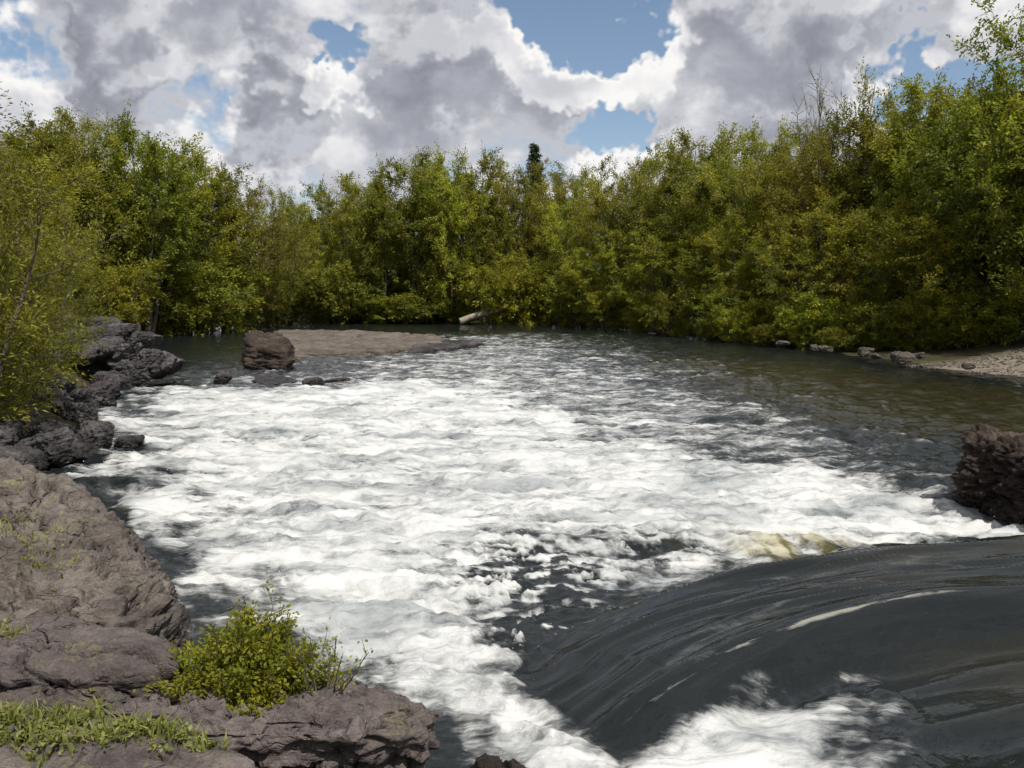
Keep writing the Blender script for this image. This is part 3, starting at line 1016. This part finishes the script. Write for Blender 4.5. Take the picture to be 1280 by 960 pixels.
# (pixel x, distance, pixel y of the top, kind)
bank_a = [(-150, 40, 130, 'green1'), (-70, 42, 150, 'green2'), (-10, 46, 165, 'willow1'), (45, 52, 150, 'green1'), (95, 56, 146, 'olive2'), (122, 58, 150, 'green2'),
          (168, 58, 152, 'green1'), (195, 63, 185, 'green2'), (235, 66, 200, 'willow1'), (275, 70, 222, 'green1'), (310, 75, 238, 'olive1'), (345, 82, 246, 'olive2'),
          (60, 66, 160, 'olive1'), (140, 70, 165, 'willow2'), (210, 74, 195, 'green1'), (-110, 60, 150, 'willow2')]
for x, Y, yt, k in bank_a:
    tree(x, Y, yt, k, dsc(k) + (' close behind the near willows' if x < 70 and Y < 60 else ' rising above the boulder heap' if Y < 62 else ' in the back row above the boulder heap' if x < 150 else ' between the boulder heap and the dip in the treeline'), TB, name=nm[k])
bank_b = [(372, 100, 262, 'willow1'), (405, 98, 232, 'green1'), (438, 92, 224, 'willow2'), (475, 90, 208, 'green1'), (520, 90, 196, 'green2'), (560, 90, 190, 'willow1'),
          (600, 92, 194, 'green1'), (640, 94, 206, 'olive1'), (680, 95, 208, 'willow2'), (720, 92, 212, 'olive2'), (540, 104, 200, 'green1'), (450, 106, 226, 'green2'),
          (620, 106, 206, 'willow2'), (700, 106, 212, 'green2'), (360, 112, 255, 'green2')]
for x, Y, yt, k in bank_b:
    tree(x, Y, yt, k, dsc(k) + (' at the dip in the far treeline' if x < 420 else ' in the back row of the far bank' if Y > 100 else ' on the far bank straight behind the pale shelf' if x < 580 else ' on the far bank behind the fallen log'), TF_, name=nm[k])
bank_c = [(735, 84, 225, 'willow1'), (765, 78, 205, 'willow2'), (805, 74, 190, 'olive1'), (850, 70, 175, 'olive2'), (880, 66, 172, 'green2'), (925, 62, 164, 'willow1'),
          (965, 58, 170, 'olive1'), (1005, 55, 168, 'willow2'), (1045, 52, 155, 'olive2'), (1085, 50, 140, 'green1'), (1150, 48, 108, 'willow1'),
          (1190, 46, 108, 'green2'), (1225, 47, 105, 'olive1'), (1278, 40, 8, 'green2'), (1340, 37, 50, 'green1'), (1420, 36, 80, 'willow1'), (1500, 36, 90, 'green1'),
          (1600, 34, 60, 'willow2'), (900, 82, 172, 'green1'), (1020, 70, 160, 'green2'), (1130, 64, 130, 'olive1'), (1220, 60, 110, 'green1'), (820, 90, 195, 'green2'),
          (1320, 52, 70, 'willow2')]
for x, Y, yt, k in bank_c:
    tree(x, Y, yt, k, ('tallest ' if x == 1285 else '') + dsc(k) + (' where the far bank turns toward the beach' if x < 860 else ' on the bank downstream of the bare twiggy tree' if x < 1000 else ' beside the bare twiggy tree' if x < 1060 else ' beside the tree with pale trunks' if x < 1200 else ' above the widest part of the gravel beach'), TG, name=nm[k])
# lower growth in front of them
low_c = [(760, 74, 290, 'willow1'), (830, 66, 275, 'willow2'), (885, 61, 280, 'green1'), (935, 56, 265, 'willow1'), (990, 52, 258, 'olive1'), (1045, 48, 250, 'willow2'),
         (1100, 45, 262, 'olive2'), (1150, 43, 250, 'willow1'), (1205, 42, 245, 'willow2'), (1250, 41, 262, 'green1'), (1330, 38, 240, 'willow1')]
for x, Y, yt, k in low_c:
    tree(x, Y, yt, k, 'short ' + dsc(k) + (' at the bank where the gravel beach peters out' if x < 900 else ' behind the pale stones of the gravel beach' if x < 1180 else ' over the widest part of the gravel beach'), 'short trees fringing the gravel beach', 1.15, name=nm[k])
for i, (x, Y, yt, k) in enumerate([(215, 62, 325, 'shrub1'), (250, 64, 340, 'shrub2'), (285, 70, 330, 'shrub1'), (325, 80, 345, 'shrub1'), (360, 86, 340, 'shrub2'), (395, 88, 345, 'shrub1'),
                                   (420, 88, 330, 'shrub2'), (175, 60, 330, 'shrub2'), (130, 50, 320, 'shrub1')]):
    tree(x, Y, yt, k, ('yellow-green' if k == 'shrub1' else 'deep green') + ' shrub at the water edge beside the boulder heap', 'shrubs at the water edge', 1.3, 'shrub', 'shrub')
for i, (x, Y, yt, k) in enumerate([(570, 89, 365, 'shrub2'), (620, 86, 330, 'shrub1'), (655, 86, 325, 'shrub1'), (695, 85, 330, 'shrub1'), (730, 80, 335, 'shrub2'),
                                   (775, 74, 365, 'shrub2'), (835, 66, 365, 'shrub2')]):
    tree(x, Y, yt, k, ('yellow-green' if k == 'shrub1' else 'deep green') + ' shrub hanging over the far bank beyond the pale shelf', 'shrubs of the far bank', 1.3, 'shrub', 'shrub')
for i, (x, Y, yt, k) in enumerate([(905, 56, 355, 'shrub2'), (950, 52, 365, 'shrub1'), (1000, 48, 370, 'shrub2'), (1055, 45, 365, 'shrub1'), (1110, 43, 370, 'shrub2'), (1160, 41, 365, 'shrub1'), (1210, 40, 360, 'shrub1'),
                                   (1260, 39, 355, 'shrub2')]):
    tree(x, Y, yt, k, ('yellow-green' if k == 'shrub1' else 'deep green') + ' shrub growing behind the gravel beach', 'shrubs behind the gravel beach', 1.2, 'shrub', 'shrub')
for x, Y, yt, k in [(748, 76, 372, 'shrub2'), (800, 67, 385, 'shrub1'), (845, 60, 366, 'shrub2'), (893, 55, 392, 'shrub2'), (925, 51.5, 380, 'shrub1'), (962, 48, 404, 'shrub2'),
                    (1008, 46, 380, 'shrub1'), (1052, 43, 408, 'shrub2'), (1098, 42.5, 388, 'shrub2'), (1180, 40.5, 396, 'shrub2')]:
    tree(x, Y, yt, k, ('yellow-green' if k == 'shrub1' else 'deep green') + ' low shrub right at the waterline ' + ('where the bank bends' if x < 880 else 'among the pale stones'), 'low shrubs at the waterline', 0.95, 'shrub', 'shrub')
for x, Y, yt, k in [(400, 108, 320, 'willow2'), (440, 110, 310, 'green1'), (480, 108, 300, 'willow1'), (515, 112, 300, 'olive1'), (550, 108, 300, 'willow2'), (590, 110, 300, 'green2'), (630, 108, 300, 'willow1'), (670, 110, 300, 'olive1')]:
    tree(x, Y, yt, k, 'short ' + dsc(k) + ' filling the shade under the far trees', 'undergrowth trees of the far bank', 1.9, name=nm[k])
for x, Y, yt, k in [(478, 88.5, 372, 'shrub2'), (515, 88.5, 368, 'shrub2'), (425, 94, 352, 'shrub2'), (450, 95, 345, 'shrub2'), (478, 95, 348, 'shrub2'), (505, 95, 345, 'shrub2'), (535, 95, 348, 'shrub2'), (560, 96, 345, 'shrub2'), (590, 96, 345, 'shrub2')]:
    tree(x, Y, yt, k, 'deep green shrub in the shade between the far trunks', 'shaded shrubs between the far trunks', 1.9, 'shrub', 'shrub')
tree(1112, 51, 92, 'bare1', 'sparse tree with pale whitish trunks standing above the willows', None, name='pale_trunk_tree')
tree(1022, 58, 95, 'bare2', 'nearly leafless tree with thin upright twigs behind the willows', None, name='bare_tree')
tree(668, 140, 176, 'conifer', 'lone dark conifer rising behind the far bank', None, name='conifer_tree')
tree(-32, 17.5, 180, 'near', 'full yellow-green willow overhanging the pile of dark boulders', None, 1.0, name='willow_tree')
tree(-130, 14, 120, 'near', 'tall yellow-green willow beside the huge grey boulder', None, 1.1, name='willow_tree')
tree(2, 20.5, 250, 'near', 'lower yellow-green willow spreading behind the dark boulders', None, 1.0, name='willow_tree')
tree(-52, 15, 345, 'near', 'squat yellow-green willow bush growing out of the dark boulders', None, 0.85, name='willow_bush', cat='bush')

# fallen pale log on the far bank
a, b = depth_pt(575, 402, 84.0), depth_pt(636, 383, 85.5)
pts = np.array([a + (b - a) * s for s in np.linspace(0, 1, 7)]) - a
pts[:, 2] += 0.12 * np.sin(np.linspace(0, 5, 7))
e = bpy.data.objects.new('fallen_log', None)
col.objects.link(e)
e.location = (a[0], a[1], max(a[2], 0.1))
tag(e, 'pale fallen log sloping down the far bank to the water', 'log')
tv, tf = tubes([(pts, np.array([0.36, 0.33, 0.33, 0.30, 0.28, 0.24, 0.16]), 10)])
link('trunk', mesh_np('trunk', tv, tf, M['driftwood']), e)
tv, tf = tubes([(np.array([pts[3], pts[3] + [0.6, -.4, .7], pts[3] + [1.0, -.7, 1.5]]), np.array([.12, .08, .03]), 6)])
link('branch', mesh_np('branch', tv, tf, M['driftwood']), e)

# pale stones and driftwood at the foot of the beach thicket
for i, (x, y, wpx) in enumerate([(978, 426, 16), (1018, 430, 12), (1030, 433, 18), (1082, 438, 22), (1093, 441, 13), (1128, 444, 24), (1150, 441, 14), (1208, 455, 17)]):
    put_rock(x, y + 6, wpx, 210 + i, 'pale stone lying at the foot of the thicket on the gravel beach', 0.3, group='pale stones on the gravel beach', mat=M['paleshelf'], squash=0.8, sink=0.2)

# ------------------------------------------------------------------ small growth on the near rocks
dg = None


def top_z(x, y):
    """height of whatever lies at x, y (rocks or ground)"""
    hit, loc, *_ = scene.ray_cast(dg, Vector((x, y, 2.6)), Vector((0, 0, -1)))
    return loc.z if hit else 0.0


bpy.context.view_layer.update()
dg = bpy.context.evaluated_depsgraph_get()
rb = np.random.default_rng(21)


def make_bush(name, label, cat, base, n_stem, n_tw, n_lf, length, wide, leaf, max_tilt):
    segs, ta, tb = [], [], []
    for s in range(n_stem):
        a = rb.uniform(0, 2 * math.pi)
        tilt = rb.uniform(0.05, max_tilt)
        L = length * rb.uniform(0.72, 1.22) * (1.15 - 0.2 * tilt)
        d = np.array([math.cos(a) * math.sin(tilt) * wide, math.sin(a) * math.sin(tilt) * 0.8, math.cos(tilt)])
        st = np.array([math.cos(a) * 0.2 * length, math.sin(a) * 0.14 * length, -0.05])
        ts = np.linspace(0, 1, 6)
        stem = st + d * L * ts[:, None] + np.array([0, 0, -0.10]) * (ts ** 2 * tilt)[:, None] + np.cumsum(rb.normal(size=(6, 3)), axis=0) * 0.008
        segs.append((stem, 0.006 * (1 - 0.7 * ts), 4))
        for k in range(n_tw):
            t1 = 0.2 + 0.8 * (k + rb.uniform()) / n_tw
            c0 = np.array([np.interp(t1, ts, stem[:, i]) for i in range(3)])
            d1_ = d + rb.normal(size=3) * 0.8
            d1_ /= np.linalg.norm(d1_)
            c1 = c0 + d1_ * rb.uniform(0.05, 0.14)
            segs.append((np.array([c0, c1]), np.array([0.0025, 0.001]), 3))
            ta.append(c0)
            tb.append(c1)
    ta, tb = np.array(ta), np.array(tb)
    rep = np.repeat(np.arange(len(ta)), n_lf)
    d = tb - ta
    pos = ta[rep] + d[rep] * rb.uniform(0, 1.1, len(rep))[:, None] + rb.normal(size=(len(rep), 3)) * 0.014
    LV, LFc = leaves(rb, pos, d[rep] / np.linalg.norm(d, axis=1)[rep][:, None], leaf[0], leaf[1], 0.6)
    e = bpy.data.objects.new(name, None)
    col.objects.link(e)
    e.location = (base[0], base[1], top_z(base[0], base[1]) - 0.02)
    tag(e, label, cat)
    tv, tf = tubes(segs)
    link('stem', mesh_np('stem', tv, tf, M['bark']), e)
    tint = np.clip(0.5 + .5 * fbm(pos * 6, 2) + rb.normal(size=len(rep)) * .2, 0, 1)
    link('foliage', mesh_np('foliage', LV, LFc, M['leaf_bush'], False, face_attrs={'tint': tint}), e)


make_bush('leafy_bush', 'low bright yellow-green bush rooted on the brown rock slab', 'bush', ground_pt(306, 846, 0.86), 110, 11, 18, 0.37, 1.15, (0.032, 0.015), 1.3)
make_bush('sprig', 'thin sparse sprig at the rim of the brown slab beside the bush', 'plant', ground_pt(408, 862, 0.86), 9, 6, 5, 0.30, 1.2, (0.028, 0.013), 0.9)

# grass and weeds in the cracks of the near rocks
gv, gf, gt, off = [], [], [], 0


def blade(x, y, z, L, w_, bend):
    global off
    a = rb.uniform(0, 6.28)
    d = np.array([math.cos(a), math.sin(a), 0])
    s_ = np.array([-d[1], d[0], 0]) * w_
    p = np.array([x, y, z])
    q1 = p + np.array([0, 0, L * .6]) + d * bend * L * .3
    q2 = p + np.array([0, 0, L * (1 - .3 * bend)]) + d * bend * L
    gv.extend([p - s_, p + s_, q1 + s_ * .7, q1 - s_ * .7, q1 - s_ * .7, q1 + s_ * .7, q2 + s_ * .1, q2 - s_ * .1])
    gf.extend([[off, off + 1, off + 2, off + 3], [off + 4, off + 5, off + 6, off + 7]])
    v = np.clip(rb.normal(0.5, 0.25), 0, 1)
    gt.extend([v, v])
    off += 8


clumps = [(20, 905, 90, 60), (70, 900, 80, 70), (120, 915, 70, 60), (160, 925, 60, 46), (-40, 900, 60, 60), (35, 935, 70, 50), (200, 930, 40, 40), (100, 880, 40, 30), (25, 665, 40, 50), (50, 690, 24, 34),
          (250, 925, 22, 30), (-10, 800, 40, 26), (-90, 930, 70, 60)]
for (x, y, n, sp) in clumps:
    for i in range(int(n * 2.6)):
        p = ground_pt(x + rb.normal() * sp * 0.6, y + rb.normal() * sp * 0.22, 0.95)
        blade(p[0], p[1], top_z(p[0], p[1]) - 0.01, rb.uniform(0.03, 0.13), rb.uniform(0.003, 0.008), rb.uniform(0.2, 1.1))
wp_, wa_ = [], []
for (x, y, n, sp) in clumps:
    for i in range(n // 2):
        p = ground_pt(x + rb.normal() * sp * 0.7, y + rb.normal() * sp * 0.25, 0.95)
        zt = top_z(p[0], p[1])
        for k in range(9):
            wp_.append([p[0] + rb.normal() * .02, p[1] + rb.normal() * .02, zt + rb.uniform(0, .05)])
            a = rb.uniform(0, 6.28)
            wa_.append([math.cos(a), math.sin(a), rb.uniform(.1, .9)])
WV, WF = leaves(rb, np.array(wp_), np.array(wa_), 0.034, 0.016, 0.8)
gf = np.concatenate([np.array(gf), WF + off])
gv = np.concatenate([np.array(gv), WV])
gt = np.concatenate([gt, np.clip(rb.normal(0.55, 0.25, len(WF)), 0, 1)])
link('grass', mesh_np('grass', gv, gf, M['leaf_grass'], False, face_attrs={'tint': gt}), None, None, 'short pale green grass growing in cracks of the near rocks', 'grass', None, 'stuff')

# pebbles on the beach
pv, pf, off = [], [], 0
oc = np.array([[1, 0, 0], [0, 1, 0], [-1, 0, 0], [0, -1, 0], [0, 0, 1], [0, 0, -1]], float)
of = np.array([[0, 1, 4], [1, 2, 4], [2, 3, 4], [3, 0, 4], [1, 0, 5], [2, 1, 5], [3, 2, 5], [0, 3, 5]])
bx = np.array(BEACH)
cand = rb.uniform(bx.min(0), bx.max(0), size=(9000, 2))
cand = cand[poly_sdf(cand[:, 0], cand[:, 1], BEACH) < -0.1][:3500]
cz = ground_z(cand[:, 0], cand[:, 1])
for (x, y), z_ in zip(cand, cz):
    s_ = rb.uniform(0.03, 0.11)
    a = rb.uniform(0, 3)
    v = oc * s_ * rb.uniform(.6, 1.2, 3) * [1, 1, .6]
    pv.append(v @ np.array([[math.cos(a), math.sin(a), 0], [-math.sin(a), math.cos(a), 0], [0, 0, 1]]) + [x, y, z_ + .01])
    pf.append(of + off)
    off += 6
link('pebbles', mesh_np('pebbles', np.concatenate(pv), np.concatenate(pf), M['paleshelf']), None, None, 'loose pale pebbles strewn over the gravel beach', 'pebbles', None, 'stuff')

# thrown spray: droplets over the roughest water
m, t, o = new_mat('spray_drop')
b = t.node('ShaderNodeBsdfPrincipled')
b.inputs['Base Color'].default_value = (0.86, 0.87, 0.87, 1)
b.inputs['Roughness'].default_value = 0.3
t.l.new(b.outputs[0], o.inputs[0])
ok = np.where((foam_pt > 0.45) & (chop > 0.5) & (mid > 0.16) & (wr < 22))[0]
pick = rb.choice(ok, 900, replace=False)
V0 = np.stack([wx, wy, z], 1)[pick]
size = rb.uniform(0.002, 0.006, len(pick)) * (0.5 + np.hypot(V0[:, 0], V0[:, 1]) / 14)
ctr = V0 + rb.normal(size=V0.shape) * [0.06, 0.06, 0] + np.stack([0 * size, 0 * size, rb.exponential(0.05, len(size)) + 0.01], 1)
pv = (oc[None] * size[:, None, None] + ctr[:, None]).reshape(-1, 3)
pf = (of[None] + 6 * np.arange(len(size))[:, None, None]).reshape(-1, 3)
link('spray', mesh_np('spray', pv, pf, m), None, None, 'white water droplets thrown up by the rapids', 'spray', None, 'stuff')
